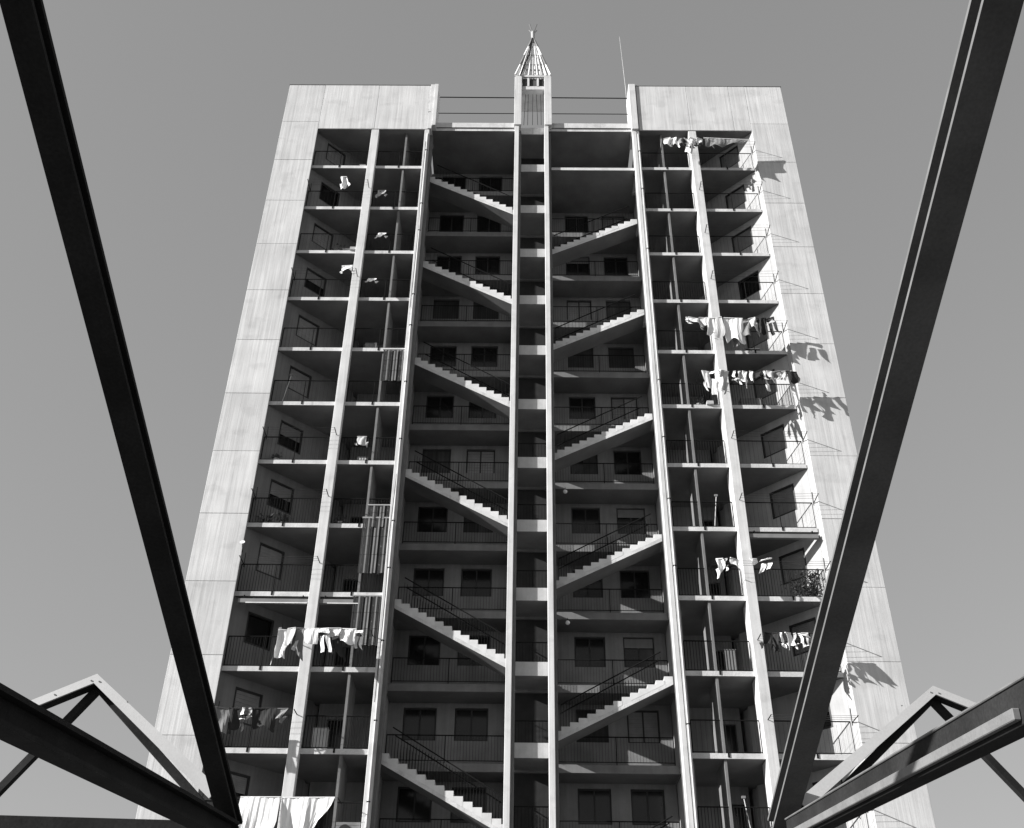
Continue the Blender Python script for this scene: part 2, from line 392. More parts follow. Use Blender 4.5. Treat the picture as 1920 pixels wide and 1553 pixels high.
# stair flights: left bay on even storeys, right bay on odd ones
NST = 14; SF = .85
def flight(s, k):
    if s < 0: xs, xe, slope, z0 = -4.86, -.30, .545, ZB(k)-.004*(ZB(k)-1.6)
    else: xs, xe, slope, z0 = 5.44, 1.10, .505, ZB(k)-.004*(ZB(k)-1.6)
    run = (xe-xs)/NST; rise = abs(run)*slope
    ytop = lambda x: z0-slope*abs(x-xs)
    def f(bm): prism_y(bm, [(xs, z0), (xe, ytop(xe)), (xe, ytop(xe)+.15), (xs, z0+.15)][::1], SF, SF+.95)
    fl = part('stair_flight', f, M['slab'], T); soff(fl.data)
    for i in range(NST):
        xa = xs+run*i; xb = xs+run*(i+1); bm = bmesh.new(); zt = ytop(xa)+.15+rise*.95; jit = random.uniform(-.006, .006)
        prism_y(bm, [(xa, ytop(xa)+.152), (xb, ytop(xb)+.152), (xb, zt), (xa, zt)], SF+jit, SF+.95+jit)
        link('step', fin('step', bm, M['step']), fl)
    # handrail on both edges
    for yy in (SF+.05, SF+.9):
        def rl(bm):
            tube(bm, [(xs+run*1.2, yy, z0+.2+1.05), (xe-run, yy, ytop(xe-run)+.2+1.05)], .024)
        h = part('stair_railing', rl, M['iron'], T)
        def bal(bm):
            q = 3 if k > 5 else 2
            for i in range(q*(NST-2)+1):
                x = xs+run*(1.25+i/q*.98); tube(bm, [(x, yy, ytop(x)+.25), (x, yy, ytop(x)+1.25)], .008 if k > 5 else .005, 4)
        link('baluster_row', fin('baluster_row', (lambda b: (bal(b), b)[1])(bmesh.new()), M['iron']), h, kind='stuff')
    return fl
for k in range(0, KMAX, 2): flight(-1, k)
for k in range(1, KMAX+1, 2): flight(1, k)
# gallery and landing railings
def rail_meshes(L, H=1.0, sp=.11, r=.022, post=True, bot=True, br=.007):
    a = bmesh.new(); tube(a, [(0, 0, H), (L, 0, H)], r)
    if bot: tube(a, [(0, 0, .1), (L, 0, .1)], r*.7)
    for x in (0, L/2, L): tube(a, [(x, 0, 0), (x, 0, H)], .018, 5)
    if H > 1.15: box(a, L/2-.03, L/2+.03, -.125, -.085, -.11, .06)
    b = bmesh.new(); n = int(L/sp)
    for i in range(1, n): tube(b, [(L*i/n, 0, .1), (L*i/n, 0, H)], br, 4)
    return fin('railing', a, M['iron']), fin('baluster_row', b, M['iron'])
def put_rail(ms, loc, balus=True):
    r = link('railing', ms[0], T, loc)
    if balus: link('baluster_row', ms[1], r, kind='stuff')
    return r
gr = rail_meshes(4.2, br=.005); gr2 = rail_meshes(4.1, br=.004); gc = rail_meshes(1.2, 1.1, br=.005)
for k in range(0, KMAX+1):
    put_rail(gr, (-4.8, 1.96, ZB(k)+.30)); put_rail(gr2, (1.35, 1.96, ZB(k)+.30)); k > 5 and put_rail(gc, (-.2, .66, ZB(k)+.30), True)

# balcony railings: top rail, two posts, thin balusters where the photograph shows them
BR = {}
for nm, L in (('L1', 2.66), ('L2', 2.2), ('R1', 2.66), ('R2', 2.36)):
    BR[nm, 1] = rail_meshes(L, 1.2, .105, .022, br=.009); BR[nm, 0] = rail_meshes(L, 1.2, .16, .022, br=.003)
SPOT = {'L1': (-10.60, .27), 'L2': (-7.42, .27), 'R1': (8.68, .27), 'R2': (5.84, .27)}
dense = {'L1': (7, 8, 9, 10), 'L2': (6, 7, 8, 9, 10), 'R1': (5, 8, 9), 'R2': (3, 5, 6, 8, 9, 11)}
for nm in SPOT:
    for k in range(0, KMAX+1):
        x, y = SPOT[nm]; put_rail(BR[nm, 1 if k in dense[nm] else 0], (x, y, ZB(k)+.155))

# ------------------------------------------------------------------ roof lantern
Lt = thing('roof_lantern', 'pointed slatted roof lantern with pale bands crowning the two centre fins', 'roof lantern', (CX-.02, .86, 48.4))
def lp(name, fn, m, par=Lt): return part(name, fn, m, par)
hw = .93
lp('cross_beam', lambda bm: box(bm, -.595, .58, -.86, -.5, .0, .26), M['conc'])
lp('sill_ring', lambda bm: [box(bm, -hw, hw, -hw, -hw+.12, .97, 1.10), box(bm, -hw, hw, hw-.12, hw, .97, 1.1), box(bm, -hw, -hw+.12, -hw+.121, hw-.121, .97, 1.1), box(bm, hw-.12, hw, -hw+.121, hw-.121, .97, 1.1)], M['conc'])
for x in (-.25, .25): lp('window_mullion', lambda bm: box(bm, x-.05, x+.05, -.88, -.75, .262, .965), M['conc'])
for a, b in ((-.56, -.31), (-.19, .19), (.31, .56)): lp('pane', lambda bm: box(bm, a, b, -.8, -.78, .28, .95), M['curtain'])
lp('lantern_floor', lambda bm: box(bm, -.9, .9, -.3, .85, .3, .5), M['slab'])
AP = Vector((0, 0, 5.75))
def lerp(a, b, t): return a+(b-a)*t
cor = [Vector((sx*hw, sy*hw, 1.1)) for sx, sy in ((-1, -1), (1, -1), (1, 1), (-1, 1))]
bands = [(0, .26, 'wm'), (.26, .5, 'gm'), (.5, .73, 'wm'), (.73, .97, 'gm')]
for c in cor:
    for a, b, m in bands: lp('corner_bar', lambda bm: tube(bm, [lerp(c, AP, a), lerp(c, AP, b)], .075, 6, .055), M[m])
for i in range(4):
    c0, c1 = cor[i], cor[(i+1) % 4]
    for j in range(1, 8):
        base = lerp(c0, c1, j/8); top = lerp(base, AP+(base-Vector((0, 0, 1.1)))*.05, .74)
        lp('slat', lambda bm: tube(bm, [base, top], .04, 4, .022), M['wm' if j % 2 else 'metal'])
    for t, m in ((.26, 'gm'), (.5, 'gm'), (.73, 'gm')): lp('ring_bar', lambda bm: tube(bm, [lerp(c0, AP, t), lerp(c1, AP, t)], .03, 5), M[m])
lp('finial', lambda bm: tube(bm, [AP-Vector((0, 0, .4)), AP+Vector((0, 0, .45))], .09, 8, .12), M['metal'])
for a in range(4):
    dx, dy = math.cos(a*1.57+.785), math.sin(a*1.57+.785)
    lp('crown_spike', lambda bm: tube(bm, [AP+Vector((dx*.05, dy*.05, .4)), AP+Vector((dx*.3, dy*.3, .95))], .035, 5), M['gm'])
lp('lightning_cable', lambda bm: tube(bm, [cor[0]+Vector((.25, -.06, -.1)), lerp(cor[0], AP, .5)+Vector((.25, -.1, 0)), AP+Vector((-.05, -.1, -.2))], .035, 5), M['iron'])

am = part('antenna', lambda bm: tube(bm, [(5.49, 1.6, 45.9), (5.49, 1.6, 50.5), (5.36, 1.6, 55.3)], .022, 6, .008), M['mast'])
tag(am, 'thin pale whip antenna rising beside the right roof block', 'antenna')

# ------------------------------------------------------------------ clothes lines, arms and laundry
side_words = {-1: 'left', 1: 'right'}
ordw = ['top', 'second', 'third', 'fourth', 'fifth', 'sixth', 'seventh', 'eighth', 'ninth', 'tenth', 'eleventh', 'twelfth', 'thirteenth', 'fourteenth']
def lines(s, k, x0, x1, out=.58, stick=True, n=3):
    t = thing('clothesline', 'wire clothesline on iron arms off the %s %s balcony, counting from the roof' % (ordw[k], side_words[s]), 'clothesline', (x0, .2, ZB(k)+1.3), 'clotheslines on arms off the balconies')
    for x in (0, x1-x0): part('arm', lambda bm: tube(bm, [(x, 0, 0), (x, -.2-out, -.03)], .018, 5), M['iron'], t)
    for i in range(n):
        y = -.2-out*(1-i*.3); part('line_wire', lambda bm: tube(bm, [(0, y, -.03), ((x1-x0)/2, y, -.07), (x1-x0, y, -.03)], .006, 4), M['wire'], t)
    if stick: part('upright_stick', lambda bm: tube(bm, [((x1-x0) if s > 0 else 0, 0, -.1), ((x1-x0) if s > 0 else 0, -.02, .5)], .014, 5), M['iron'], t)
    return t
for k in range(0, KMAX+1):
    xr0 = {0: 6.8, 4: 6.95, 5: 7.3, 8: 7.05}.get(k, 8.45)
    lines(1, k, xr0, 11.38)
    if k in (1, 3, 6, 7, 8, 10, 11): lines(-1, k, -10.5, {10: -7.7, 11: -5.9}.get(k, -7.6))
lines(-1, 9, -8.7, -5.35)
lt_cnt = {}
def cloth(kind, w, h, seed, lean=0):
    rnd = random.Random(seed); bm = bmesh.new()
    ph = rnd.uniform(0, 6); fq = rnd.uniform(9, 22); am = .04+.05*rnd.random(); sag = rnd.uniform(.03, .14)*h; sw = rnd.uniform(-.35, .12); rag = rnd.uniform(.01, .05); big = kind in ('sheet', 'wedge'); fq = rnd.uniform(5, 8) if big else fq; am = .09 if big else am
    def grid(fx0, fx1, z0, z1, nu, nv):
        g = []
        for j in range(nv+1):
            t = j/nv; z = z0+(z1-z0)*t; a, b = fx0(t), fx1(t); row = []
            for i in range(nu+1):
                x = a+(b-a)*i/nu; d = am*(.25+t)*math.sin(fq*x+ph+1.5*t)+.012*math.sin(31*x+ph*2+5*t)
                row.append(bm.verts.new((x+lean*z+.05*math.sin(4*t+ph)*t, d+sw*t*h, z+(.02+sag)*math.sin(7*x+ph)*t-.03*math.cos(15*x+ph)**2*(j == 0)+rag*math.sin(12*x+ph*3)*t*t)))
            g.append(row)
        for j in range(nv):
            for i in range(nu): bm.faces.new((g[j][i], g[j][i+1], g[j+1][i+1], g[j+1][i]))
    if kind in ('towel', 'sheet'):
        sk = rnd.uniform(-.05, .05)*w
        grid(lambda t: -w/2+sk*t, lambda t: w/2+sk*t-.06*w*t*rnd.choice([0, 1]), 0, -h, max(6, int(w/.06)), 7)
    elif kind == 'wedge':
        grid(lambda t: -w/2+.02*t, lambda t: w/2-.75*w*t**1.3, 0, -h, 22, 8)
    elif kind == 'shirt':
        grid(lambda t: -w/2*(1-.1*t), lambda t: w/2*(1-.08*t), 0, -h*.8, 8, 7)
        grid(lambda t: -w/2*.95-.09+.02*t, lambda t: -w/2*.92+.01, -h*.55, -h*1.0, 3, 4)
        grid(lambda t: w/2*.92, lambda t: w/2*.95+.1-.04*t, -h*.5, -h*1.0, 3, 4)
    elif kind == 'trousers':
        grid(lambda t: -w/2, lambda t: w/2, 0, -h*.25, 6, 3)
        grid(lambda t: -w/2-.03*t, lambda t: -.015-.05*t, -h*.25, -h, 4, 6)
        grid(lambda t: .02+.02*t, lambda t: w/2-.02*t, -h*.25, -h*.97, 4, 6)
    elif kind == 'sock':
        grid(lambda t: -w/2, lambda t: w/2, 0, -h*.7, 3, 4)
        grid(lambda t: -w/2, lambda t: w/2+.09, -h*.7, -h, 4, 2)
    # hem folded over the wire
    box(bm, -w/2, w/2, -.02, .02, -.012, .014, 1)
    me = fin(kind, bm, [M['white'], M['white']]); return me
tone_m = {'white': 'white', 'pale': 'pale', 'grey': 'grey', 'dark': 'black'}
catn = {'towel': 'towel', 'sheet': 'bed sheet', 'wedge': 'bed sheet', 'shirt': 'shirt', 'trousers': 'trousers', 'sock': 'sock'}
tonew = {'white': 'white', 'pale': 'pale grey', 'grey': 'mid grey', 'dark': 'dark'}
shapew = {'towel': 'towel', 'sheet': 'bed sheet', 'wedge': 'sloping bed sheet', 'shirt': 'shirt', 'trousers': 'pair of trousers', 'sock': 'sock'}
def wash(s, k, items, grp):
    """items: (kind, tone, x, width, drop, row)"""
    items = sorted(items, key=lambda q: q[2]); cnt = {}; tot = {}
    for it in items: tot[it[0], it[1]] = tot.get((it[0], it[1]), 0)+1
    for i, (kind, tone, x, wd, h, row) in enumerate(items):
        me = cloth(kind, wd, h, hash((s, k, i)) & 0xffff, random.uniform(-.3, .3) if kind in ('shirt', 'trousers', 'sock') else random.uniform(-.08, .08))
        me.materials[0] = M[tone_m[tone]]
        if kind != 'wedge': me.materials[1] = M[tone_m[tone]]
        y = -.78+row*.174; z = ZB(k)+1.3-.035-.03
        o = link({'wedge': 'bed_sheet', 'sheet': 'bed_sheet'}.get(kind, kind), me, None, (x, y, z-random.uniform(0, .03)), (0, random.uniform(-.06, .06) if wd < .6 else 0, random.uniform(-.5, .5) if wd < .45 else random.uniform(-.05, .05)))
        o.scale = (random.uniform(.8, 1.3) if wd < .45 else 1, 1, random.uniform(.8, 1.2) if h < 1 else 1)
        md = o.modifiers.new('thickness', 'SOLIDIFY'); md.thickness = .006
        c = cnt[kind, tone] = cnt.get((kind, tone), 0)+1; n = tot[kind, tone]
        pos = '' if n == 1 else ('leftmost ' if c == 1 else 'rightmost ' if c == n else ordw[c-1].replace('top', 'first')+' from left ')
        o['label'] = ('%s%s %s on the %s' % (pos, tonew[tone], shapew[kind], grp)); o['category'] = catn[kind]; o['group'] = 'laundry on the '+grp
rr = random.Random(3)
wash(1, 0, [('towel', 'pale', 7.0, .3, .42, 0), ('shirt', 'white', 7.3, .34, .7, 0), ('towel', 'grey', 7.62, .3, .45, 0), ('shirt', 'pale', 7.95, .32, .75, 0), ('trousers', 'white', 8.27, .3, .95, 0), ('towel', 'white', 8.6, .34, .4, 0), ('sock', 'white', 8.9, .09, .4, 0),
     ('sock', 'white', 9.1, .09, .34, 1), ('wedge', 'grey', 9.95, 2.3, 1.0, 0), ('shirt', 'grey', 8.45, .4, .6, 1)], 'clothesline just under the right roof block')  # grey body of the sloping sheet imitates shade; its hem stays white
wash(1, 4, [('sock', 'white', 7.02, .1, .3, 0), ('shirt', 'white', 7.3, .36, .62, 0), ('shirt', 'pale', 7.68, .34, .66, 0), ('towel', 'white', 8.0, .28, .74, 0), ('towel', 'pale', 8.33, .3, .92, 0), ('sheet', 'white', 9.0, .85, 1.22, 0), ('towel', 'grey', 9.55, .3, .9, 1),
     ('shirt', 'pale', 9.8, .34, .8, 0), ('shirt', 'dark', 10.18, .4, .8, 0), ('trousers', 'dark', 10.6, .36, .95, 0), ('towel', 'grey', 9.3, .5, 1.3, 2)], 'crowded clothesline across the right fin')
wash(1, 5, [('shirt', 'white', 7.55, .4, .95, 0), ('trousers', 'white', 7.98, .36, 1.45, 0), ('shirt', 'pale', 8.36, .32, 1.15, 0), ('sock', 'white', 8.75, .1, .6, 0), ('sock', 'pale', 8.95, .1, .5, 0), ('shirt', 'white', 9.17, .26, .75, 0), ('towel', 'white', 9.44, .18, .7, 0),
     ('shirt', 'dark', 9.72, .3, .7, 0), ('sock', 'white', 9.98, .1, .8, 0), ('shirt', 'pale', 10.22, .3, .55, 0), ('shirt', 'grey', 10.5, .28, .5, 0), ('towel', 'pale', 10.78, .2, .45, 0), ('towel', 'dark', 11.1, .42, .62, 0), ('towel', 'white', 11.12, .38, 1.25, 1)], 'long clothesline below the crowded one')
wash(1, 8, [('shirt', 'white', 7.25, .26, .62, 0), ('sock', 'pale', 7.5, .1, .4, 0), ('towel', 'white', 7.8, .36, .28, 0), ('towel', 'white', 8.5, .3, .22, 0), ('trousers', 'white', 8.98, .42, .6, 0)], 'clothesline above the leafy balcony')
wash(1, 9, [('shirt', 'dark', 8.62, .34, .75, 0), ('towel', 'dark', 8.92, .22, .8, 0), ('sock', 'white', 9.12, .1, .5, 0), ('shirt', 'white', 9.36, .28, .6, 0), ('sock', 'pale', 9.6, .09, .5, 0), ('sock', 'white', 9.76, .08, .55, 0), ('trousers', 'pale', 9.95, .2, .55, 0),
     ('towel', 'dark', 10.2, .22, .6, 0), ('shirt', 'dark', 10.45, .3, .65, 0)], 'clothesline crossed by the right steel beam')
wash(-1, 9, [('towel', 'white', -8.45, .36, 1.05, 1), ('shirt', 'pale', -8.12, .3, 1.0, 0), ('towel', 'grey', -7.8, .3, 1.05, 0), ('towel', 'white', -7.4, .5, .7, 0), ('trousers', 'white', -6.98, .3, 1.0, 0), ('towel', 'pale', -6.6, .4, .42, 0), ('towel', 'white', -6.1, .55, .5, 0), ('trousers', 'white', -5.75, .24, .65, 1), ('shirt', 'dark', -6.55, .4, .95, 2)], 'clothesline in front of the left fin')
wash(-1, 10, [('towel', 'grey', -10.1, .42, .95, 0), ('shirt', 'dark', -9.68, .36, .85, 0), ('sock', 'white', -9.36, .1, .45, 0), ('sock', 'pale', -9.14, .09, .45, 0), ('sheet', 'dark', -8.66, .8, .62, 0), ('shirt', 'grey', -8.05, .34, .6, 0)], 'dark clothesline beside the left steel beam')
wash(-1, 11, [('sheet', 'white', -8.35, 1.3, 1.7, 0), ('wedge', 'white', -6.8, 1.7, 1.7, 0)], 'lowest left clothesline')
wash(1, 11, [('sheet', 'white', 9.35, .9, .8, 0), ('towel', 'pale', 10.1, .4, .5, 0), ('towel', 'dark', 10.7, .3, .5, 0)], 'lowest right clothesline behind the steel beam')
wash(-1, 1, [('shirt', 'white', -8.72, .26, .75, 0)], 'second left balcony line')
wash(-1, 3, [('shirt', 'white', -7.95, .5, .5, 0)], 'fourth left balcony line')

# small rags pegged inside the inner left balconies
for k, x, h, tone, lb in ((1, -7.0, .5, 'pale', 'small pale rag pegged inside the second inner left balcony'), (2, -6.75, .4, 'white', 'crumpled white shirt hanging inside the third inner left balcony'), (3, -6.95, .3, 'white', 'small white cloth folded over the fourth inner left rail'), (6, -6.6, .5, 'pale', 'pale cloth draped inside the seventh inner left balcony')):
    me = cloth('shirt', .4, h, k*7); me.materials[0] = M[tone_m[tone]]; me.materials[1] = M[tone_m[tone]]
    o = link('shirt', me, None, (x, .235, ZB(k)+1.385)); o.modifiers.new('thickness', 'SOLIDIFY').thickness = .006; tag(o, lb, 'shirt')
    
# striped roll-down screens at the inner left balconies
def screen(k, z0, z1, x0, x1, lb):
    t = thing('striped_screen', lb, 'awning', (x0, .02, ZB(k)), 'striped screens hung at the inner left balconies')
    n = int((x1-x0)/.062); w_ = (x1-x0)/n
    for i in range(n):
        bm = bmesh.new(); d = .03*math.sin(i*1.3)
        for j in range(6):
            za = z0+(z1-z0)*j/6; zb = z0+(z1-z0)*(j+1)/6; box(bm, i*w_+.004, (i+1)*w_-.004, d-.012+.012*(j % 2), d+.012+.012*(j % 2), za+.001, zb-.001)
        link('slat', fin('slat', bm, M['stripeA' if i % 2 else 'stripeB']), t)
    part('head_rail', lambda bm: tube(bm, [(-.03, 0, z1+.03), (x1-x0+.03, 0, z1+.03)], .035, 6), M['metal'], t)
screen(5, 1.2, 2.86, -6.05, -5.16, 'striped screen half rolled down beside the stair column, topmost of its kind')
screen(8, .9, 3.25, -6.15, -5.16, 'long striped screen overlapping the slab edge, between two others')
screen(9, .95, 2.86, -6.2, -5.18, 'striped screen above the white laundry of the left fin, lowest of its kind')
screen(7, -.05, .9, -6.0, -5.16, 'short striped screen tied below the rail above the long one')

# roller awning boxes fixed under slabs
def roller(x0, x1, k, lb):
    t = thing('roller_awning', lb, 'awning', (x0, .05, ZB(k)-.02), 'rolled up awnings under balcony slabs')
    part('cassette', lambda bm: box(bm, 0, x1-x0, .0, .16, -.30, -.14), M['gm'], t)
    part('front_bar', lambda bm: box(bm, .3, x1-x0-.02, -.04, .0, -.33, -.30), M['wm' if x0 < 0 else 'gm'], t)
    for x in (.2, x1-x0-.2): part('bracket', lambda bm: box(bm, x-.02, x+.02, .02, .12, -.14, .01), M['iron'], t)
roller(-10.45, -7.87, 8, 'rolled up awning under the ninth left balcony slab')
roller(-7.45, -5.9, 8, 'rolled up awning under the ninth inner left balcony slab, beside the striped screen')
roller(8.68, 11.3, 7, 'rolled up awning under the eighth right balcony slab, above the leafy balcony')

# potted plants
def plant(x, y, z, h, sp, n, lb, seed):
    rd_ = random.Random(seed); t = thing('potted_plant', lb, 'potted plant', (x, y, z), 'potted plants on the balconies')
    part('pot', lambda bm: tube(bm, [(0, 0, 0), (0, 0, .2)], .09, 10, .13), M['pot'], t)
    def st(bm):
        for i in range(7):
            a = rd_.uniform(0, 6.3); tube(bm, [(0, 0, .18), (math.cos(a)*sp*.3, math.sin(a)*sp*.2, h*.6), (math.cos(a)*sp*.7, math.sin(a)*sp*.4, h*rd_.uniform(.7, 1))], .009, 4)
    part('stem', st, M['leaf'], t)
    def lv(bm):
        for i in range(n):
            c = Vector((rd_.gauss(0, sp*.42), rd_.gauss(0, sp*.25), rd_.uniform(.2, 1)*h)); s_ = rd_.uniform(.05, .10)
            u = Vector((rd_.uniform(-1, 1), rd_.uniform(-1, 1), rd_.uniform(-.6, 1))).normalized(); v = u.orthogonal().normalized()
            p = [c-u*s_, c+v*s_*.45, c+u*s_, c-v*s_*.45]; bm.faces.new([bm.verts.new(q) for q in p])
    o = part('leaves', lv, M['leaf'], t); o['kind'] = 'stuff'
def sl_(k): return ZB(k)+.158
plant(11.0, .55, sl_(8), 1.3, .5, 330, 'large bushy dark plant at the outer end of the leafy right balcony', 1)
plant(10.35, .5, sl_(8), .95, .5, 160, 'lower spreading plant left of the bushy one on the leafy balcony', 2)
plant(7.35, .4, sl_(5), .55, .3, 50, 'spindly plant behind the rail left of the long right clothesline', 3)
plant(-10.0, .5, sl_(7), .55, .4, 70, 'bushy low plant at the outer corner of the eighth left balcony', 4)
plant(-9.35, .5, sl_(7), .6, .4, 70, 'bushy low plant nearer the fin on the eighth left balcony', 5)
plant(-7.1, .4, sl_(7), .5, .3, 50, 'thin plant on the eighth inner left balcony', 6)
plant(-10.0, .4, sl_(6), .5, .3, 40, 'short plant on the seventh left balcony floor', 7)
plant(-8.7, .45, sl_(2), .6, .3, 45, 'twiggy plant on the third left balcony', 8)
def planter(x, z, lb):
    t = thing('window_planter', lb, 'planter', (x, .16, z)); part('trough', lambda bm: box(bm, -.14, .14, -.1, .08, 0, .16), M['pot'], t)
planter(7.78, ZB(5)+.16, 'pale trough on the slab edge beside the spindly plant')
planter(-8.0, ZB(2)+.16, 'pale box on the slab edge beside the left fin')
# brooms, crates, buckets and air conditioners left on the balconies
def broom(x, k, ln, lb):
    t = thing('broom', lb, 'broom', (x, .45, sl_(k)), 'household things left on the balconies')
    part('handle', lambda bm: tube(bm, [(0, 0, .05), (ln, -.12, 1.5)], .016, 6), M['mast'], t)
    part('brush', lambda bm: box(bm, ln-.07, ln+.06, -.15, -.09, 1.5, 1.58), M['grey'], t)
broom(7.45, 7, .18, 'broom leaning with its brush up, behind the eighth inner right rail')
broom(-9.0, 9, .22, 'pale pole leaning in the tenth left balcony beside the half closed shutter')
broom(-10.2, 5, .25, 'broom leaning at the outer end of the sixth left balcony')
broom(7.6, 11, -.2, 'broom leaning in the twelfth inner right balcony')
def crate(x, y, k, w_, h, m, lb):
    t = thing('crate', lb, 'crate', (x, y, sl_(k)), 'household things left on the balconies')
    part('crate_body', lambda bm: box(bm, -w_/2, w_/2, -.14, .14, 0, h), M[m], t)
    part('crate_rim', lambda bm: box(bm, -w_/2-.015, w_/2+.015, -.155, .155, h, h+.03), M['gm'], t)
crate(-8.15, .5, 0, .3, .3, 'pale', 'small pale crate on the top left balcony beside the fin')
crate(-8.3, .55, 2, .5, .35, 'grey', 'grey crate at the fin end of the third left balcony')
crate(-6.7, .5, 4, .5, .42, 'grey', 'low grey crate on the fifth inner left balcony')
crate(-6.5, .45, 6, .4, .25, 'pale', 'flat pale crate under the cloth in the seventh inner left balcony')
crate(9.6, .6, 5, .9, .55, 'grey', 'large grey crate below the long clothesline on the right')
crate(10.0, .6, 4, .6, .35, 'black', 'dark crate on the fifth right balcony')
crate(7.5, .5, 9, .4, .9, 'grey', 'tall narrow grey crate on the tenth inner right balcony')
crate(-6.9, .5, 10, .5, .8, 'pale', 'pale crate standing in the eleventh inner left balcony')
def acu(x, z, lb):
    t = thing('air_conditioner', lb, 'air conditioner', (x, .32, z), 'household things left on the balconies')
    part('casing', lambda bm: box(bm, -.4, .4, -.14, .14, 0, .55), M['grey'], t)
    part('fan_grille', lambda bm: tube(bm, [(-.1, -.15, .28), (-.1, -.165, .28)], .2, 14), M['black'], t)
0 and acu(7.6, sl_(8), 'pale air conditioner behind the rail of the ninth inner right balcony')
acu(-5.6, sl_(11), 'pale air conditioner in the twelfth inner left balcony')
0 and acu(7.7, sl_(10), 'pale air conditioner in the eleventh inner right balcony')
# lamps: small white globe lights at galleries
def globe(x, y, z, lb):
    bm = bmesh.new(); bmesh.ops.create_icosphere(bm, subdivisions=2, radius=.09); o = link('globe_lamp', fin('globe_lamp', bm, M['wm']), None, (x, y, z))
    part('lamp_stem', lambda bm: tube(bm, [(0, 0, .08), (0, .0, .2)], .012, 5), M['iron'], o); tag(o, lb, 'lamp')
globe(1.75, 1.8, ZB(6)-.2, 'small white globe lamp under the right gallery at the sixth landing'); globe(1.75, 1.8, ZB(8)-.2, 'small white globe lamp under the right gallery two floors lower')

# loose cables on the facade
def cable(pts, lb, r=.012):
    tag(part('cable', lambda bm: tube(bm, pts, r, 4), M['iron']), lb, 'cable', 'loose cables on the facade')
cable([(-5.03, -.06, ZB(-.6)), (-5.06, -.06, ZB(1)), (-5.0, -.06, ZB(1.4)), (-5.07, -.06, ZB(3.2))], 'loose dark cable on the upper left stair column')
cable([(-5.0, -.06, ZB(6.2)), (-5.08, -.07, ZB(7.2)), (-5.02, -.06, ZB(8)), (-5.06, -.06, ZB(9.4))], 'loose dark cable on the lower left stair column')
cable([(5.62, -.06, ZB(-.9)), (5.60, -.06, ZB(4)), (5.63, -.06, ZB(12))], 'thin cable running down the right stair column')
# lamp or dish on the left
t = thing('wall_dish', 'small pale dish on a bracket at the ninth left balcony', 'satellite dish', (-10.58, -.02, ZB(8)+2.0))
part('dish', lambda bm: tube(bm, [(0, -.2, 0), (0, -.24, .02)], .03, 12, .1), M['wm'], t); part('bracket', lambda bm: tube(bm, [(0, 0, -.3), (0, -.2, 0)], .015, 5), M['iron'], t)

# ------------------------------------------------------------------ steel canopy frames in the foreground
def isec(p0, p1, W_=.28, H_=.28, tf=.035, tw=.03, upv=Vector((0, 0, 1))):
    p0, p1 = Vector(p0), Vector(p1); d = (p1-p0).normalized(); sd = d.cross(upv).normalized(); u = sd.cross(d)
    bm = bmesh.new()
    def pl(a0, a1, b0, b1):
        v = []
        for P in (p0, p1):
            for a, b in ((a0, b0), (a1, b0), (a1, b1), (a0, b1)): v.append(bm.verts.new(P+sd*a+u*b))
        F = [bm.faces.new([v[i] for i in q]) for q in ((3, 2, 1, 0), (4, 5, 6, 7), (0, 1, 5, 4), (1, 2, 6, 5), (2, 3, 7, 6), (3, 0, 4, 7))]
        if a1-a0 > .1: F[3].material_index = 1; F[5].material_index = 1      # paler flange edges
    pl(-W_/2, W_/2, H_/2-tf, H_/2); pl(-W_/2, W_/2, -H_/2, -H_/2+tf); pl(-tw/2, tw/2, -H_/2+tf, H_/2-tf)
    return bm
def ibeam(name, p0, p1, par, **k): return link(name, fin(name, isec(p0, p1, **k), [M['steel'], M['edge']]), par)
def barbm(p0, p1, W_, H_, off=(0, 0), upv=Vector((0, 0, 1))):
    p0, p1 = Vector(p0), Vector(p1); d = (p1-p0).normalized(); sd = d.cross(upv).normalized(); u = sd.cross(d); bm = bmesh.new(); v = []
    for P in (p0, p1):
        for a, b in ((-1, -1), (1, -1), (1, 1), (-1, 1)): v.append(bm.verts.new(P+sd*(off[0]+a*W_/2)+u*(off[1]+b*H_/2)))
    for q in ((3, 2, 1, 0), (4, 5, 6, 7), (0, 1, 5, 4), (1, 2, 6, 5), (2, 3, 7, 6), (3, 0, 4, 7)): bm.faces.new([v[i] for i in q])
    bmesh.ops.bevel(bm, geom=bm.edges[:], offset=.006, segments=1, affect='EDGES')
    return bm
def bar(name, p0, p1, W_, H_, m, par, off=(0, 0), upv=Vector((0, 0, 1))): return link(name, fin(name, barbm(p0, p1, W_, H_, off, upv), m), par)
FL = thing('steel_canopy_frame', 'dark steel canopy frame with pale gable, left of the tower, no pale strip', 'canopy frame')
FR = thing('steel_canopy_frame', 'dark steel canopy frame with pale gable and pale strip, right of the tower', 'canopy frame')
NL = Vector((-3.2, -23.43, 4.78)); NR = Vector((3.2, -22.22, 5.17))
dL = (Vector((-3.2, -31.89, 7.70))-NL); dR = (Vector((3.2, -31.6, 8.18))-NR)
link('rafter', fin('rafter', isec(NL, NL+dL*1.75, W_=.205, H_=.17), [M['steel'], M['steel']]), FL, (-.035, 0, 0)); link('rafter', fin('rafter', isec(NR, NR+dR*1.6, W_=.27, H_=.24), [M['steel2'], M['edge']]), FR)
AL = Vector((-3.2, -29.5, 3.9)); AR = Vector((3.2, -29.26, 4.08)); NBL = Vector((-3.2, -23.65, 4.68)); NBR = Vector((3.2, -22.9, 4.95))
link('chord', fin('chord', isec(NBL, NBL+(AL-NBL)*2.2, W_=.20, H_=.22), [M['steel'], M['steel']]), FL)
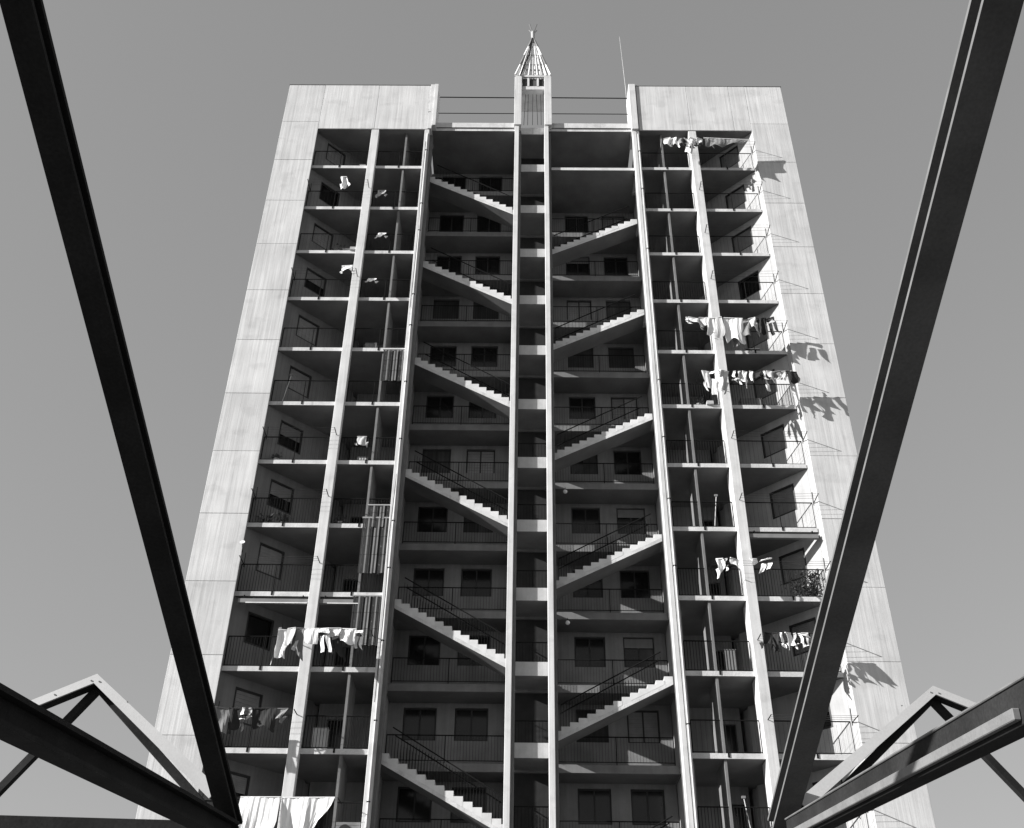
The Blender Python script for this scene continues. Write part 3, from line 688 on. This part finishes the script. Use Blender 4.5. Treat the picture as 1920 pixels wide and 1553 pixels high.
bar('chord', NBR, NBR+(AR-NBR)*2.2, .17, .25, M['steel'], FR); bar('chord_cap', NBR, NBR+(AR-NBR)*2.2, .20, .02, M['edge'], FR, (0, .137))
RS = -1 if (AR-NBR).cross(Vector((0, 0, 1))).x > 0 else 1
bar('sunlit_strip', NBR, NBR+(AR-NBR)*1.02, .05, .075, M['rail'], FR, (RS*.112, -.06))  # pale strip stands for sun on the chord's lower face
def chevron(name, O_, A_, I_, h0, h1, y, d, m, par):
    O_, A_, I_ = Vector(O_), Vector(A_), Vector(I_)
    def nn(a, b):
        n = Vector((-(b-a).z, 0, (b-a).x)).normalized(); return n if n.z > 0 else -n
    n1, n2 = nn(O_, A_), nn(A_, I_)
    a0, a1, b0, b1 = O_-n1*h0, A_-n1*h0, A_-n2*h0, I_-n2*h1      # inner edges; their crossing is the mitre
    d1, d2 = a1-a0, b1-b0; den = d1.x*d2.z-d1.z*d2.x; t = ((b0-a0).x*d2.z-(b0-a0).z*d2.x)/den; Mt = a0+d1*t
    for P in ([O_, A_, Mt, a0], [A_, I_, b1, Mt]):
        bm = bmesh.new(); prism_y(bm, [(q.x, q.z) for q in P], y, y+d); link(name, fin(name, bm, m), par)
def gable(par, apex, out, inn, node, foot, sg):
    A_, O_, I_ = Vector(apex), Vector(out), Vector(inn)
    y = A_.y
    chevron('gable_fascia', O_, A_, I_, .10, .15, y-.17, .025, M['fascia'], par)
    dz = Vector((0, 0, .012)); chevron('gable_rafter', O_-dz, A_-dz, I_-dz, .085, .13, y-.144, .16, M['steel'], par)
    for q in ((-.05, -.09), (.05, -.10), (-.45, -.27), (.45, -.35)): part('bolt', lambda bm: tube(bm, [(A_.x+q[0], y-.171, A_.z+q[1]), (A_.x+q[0], y-.18, A_.z+q[1])], .009, 6), M['edge'], par)
    bar('brace', A_+Vector((0, .0, -.12)), Vector(node), .08, .10, M['steel'], par)
    bar('strut', A_+Vector((0, .02, -.10)), Vector(foot), .08, .10, M['steel'], par)
gable(FL, (-5.17, -23.3, 6.56), (-7.55, -23.3, 5.42), (-3.45, -23.3, 5.21), (-3.3, -23.2, 4.75), (-6.75, -23.2, 4.28), -1)
gable(FR, (5.25, -22.6, 6.80), (7.6, -22.6, 5.75), (3.33, -22.6, 5.36), (3.25, -22.5, 4.95), (6.95, -22.5, 4.45), 1)
bar('tie_beam', (-3.3, -23.3, 4.78), (-9.5, -23.9, 4.72), .2, .16, M['steel'], FL)
bar('tie_beam', (3.3, -22.6, 4.6), (9.5, -22.9, 4.6), .2, .2, M['steel'], FR)
# pale hub plates and posts that carry each frame down to the ground
for par, N in ((FL, NL), (FR, NR)):
    bxpart('post', (N.x-.12, N.x+.12, N.y-.15, N.y+.15, 0, N.z-.35), M['steel'], par)
    bxpart('hub', (N.x-.17, N.x+.17, N.y-.2, N.y+.25, N.z-.349, N.z-.16), M['steel'], par)
for par, N, d in ((FL, NL, dL*1.75), (FR, NR, dR*1.6)):
    P = N+d; bxpart('post', (P.x-.12, P.x+.12, P.y-.15, P.y+.15, 0, P.z-.1), M['steel'], par)
for par, N, A_ in ((FL, NBL, AL), (FR, NBR, AR)):
    P = N+(A_-N)*2.2; bxpart('post', (P.x-.12, P.x+.12, P.y-.14, P.y+.14, 0, P.z-.1), M['steel'], par)
for par, X, Y in ((FL, -9.5, -23.9), (FR, 9.5, -22.9)):
    bxpart('post', (X-.1, X+.1, Y-.1, Y+.1, 0, 5.0), M['steel'], par)
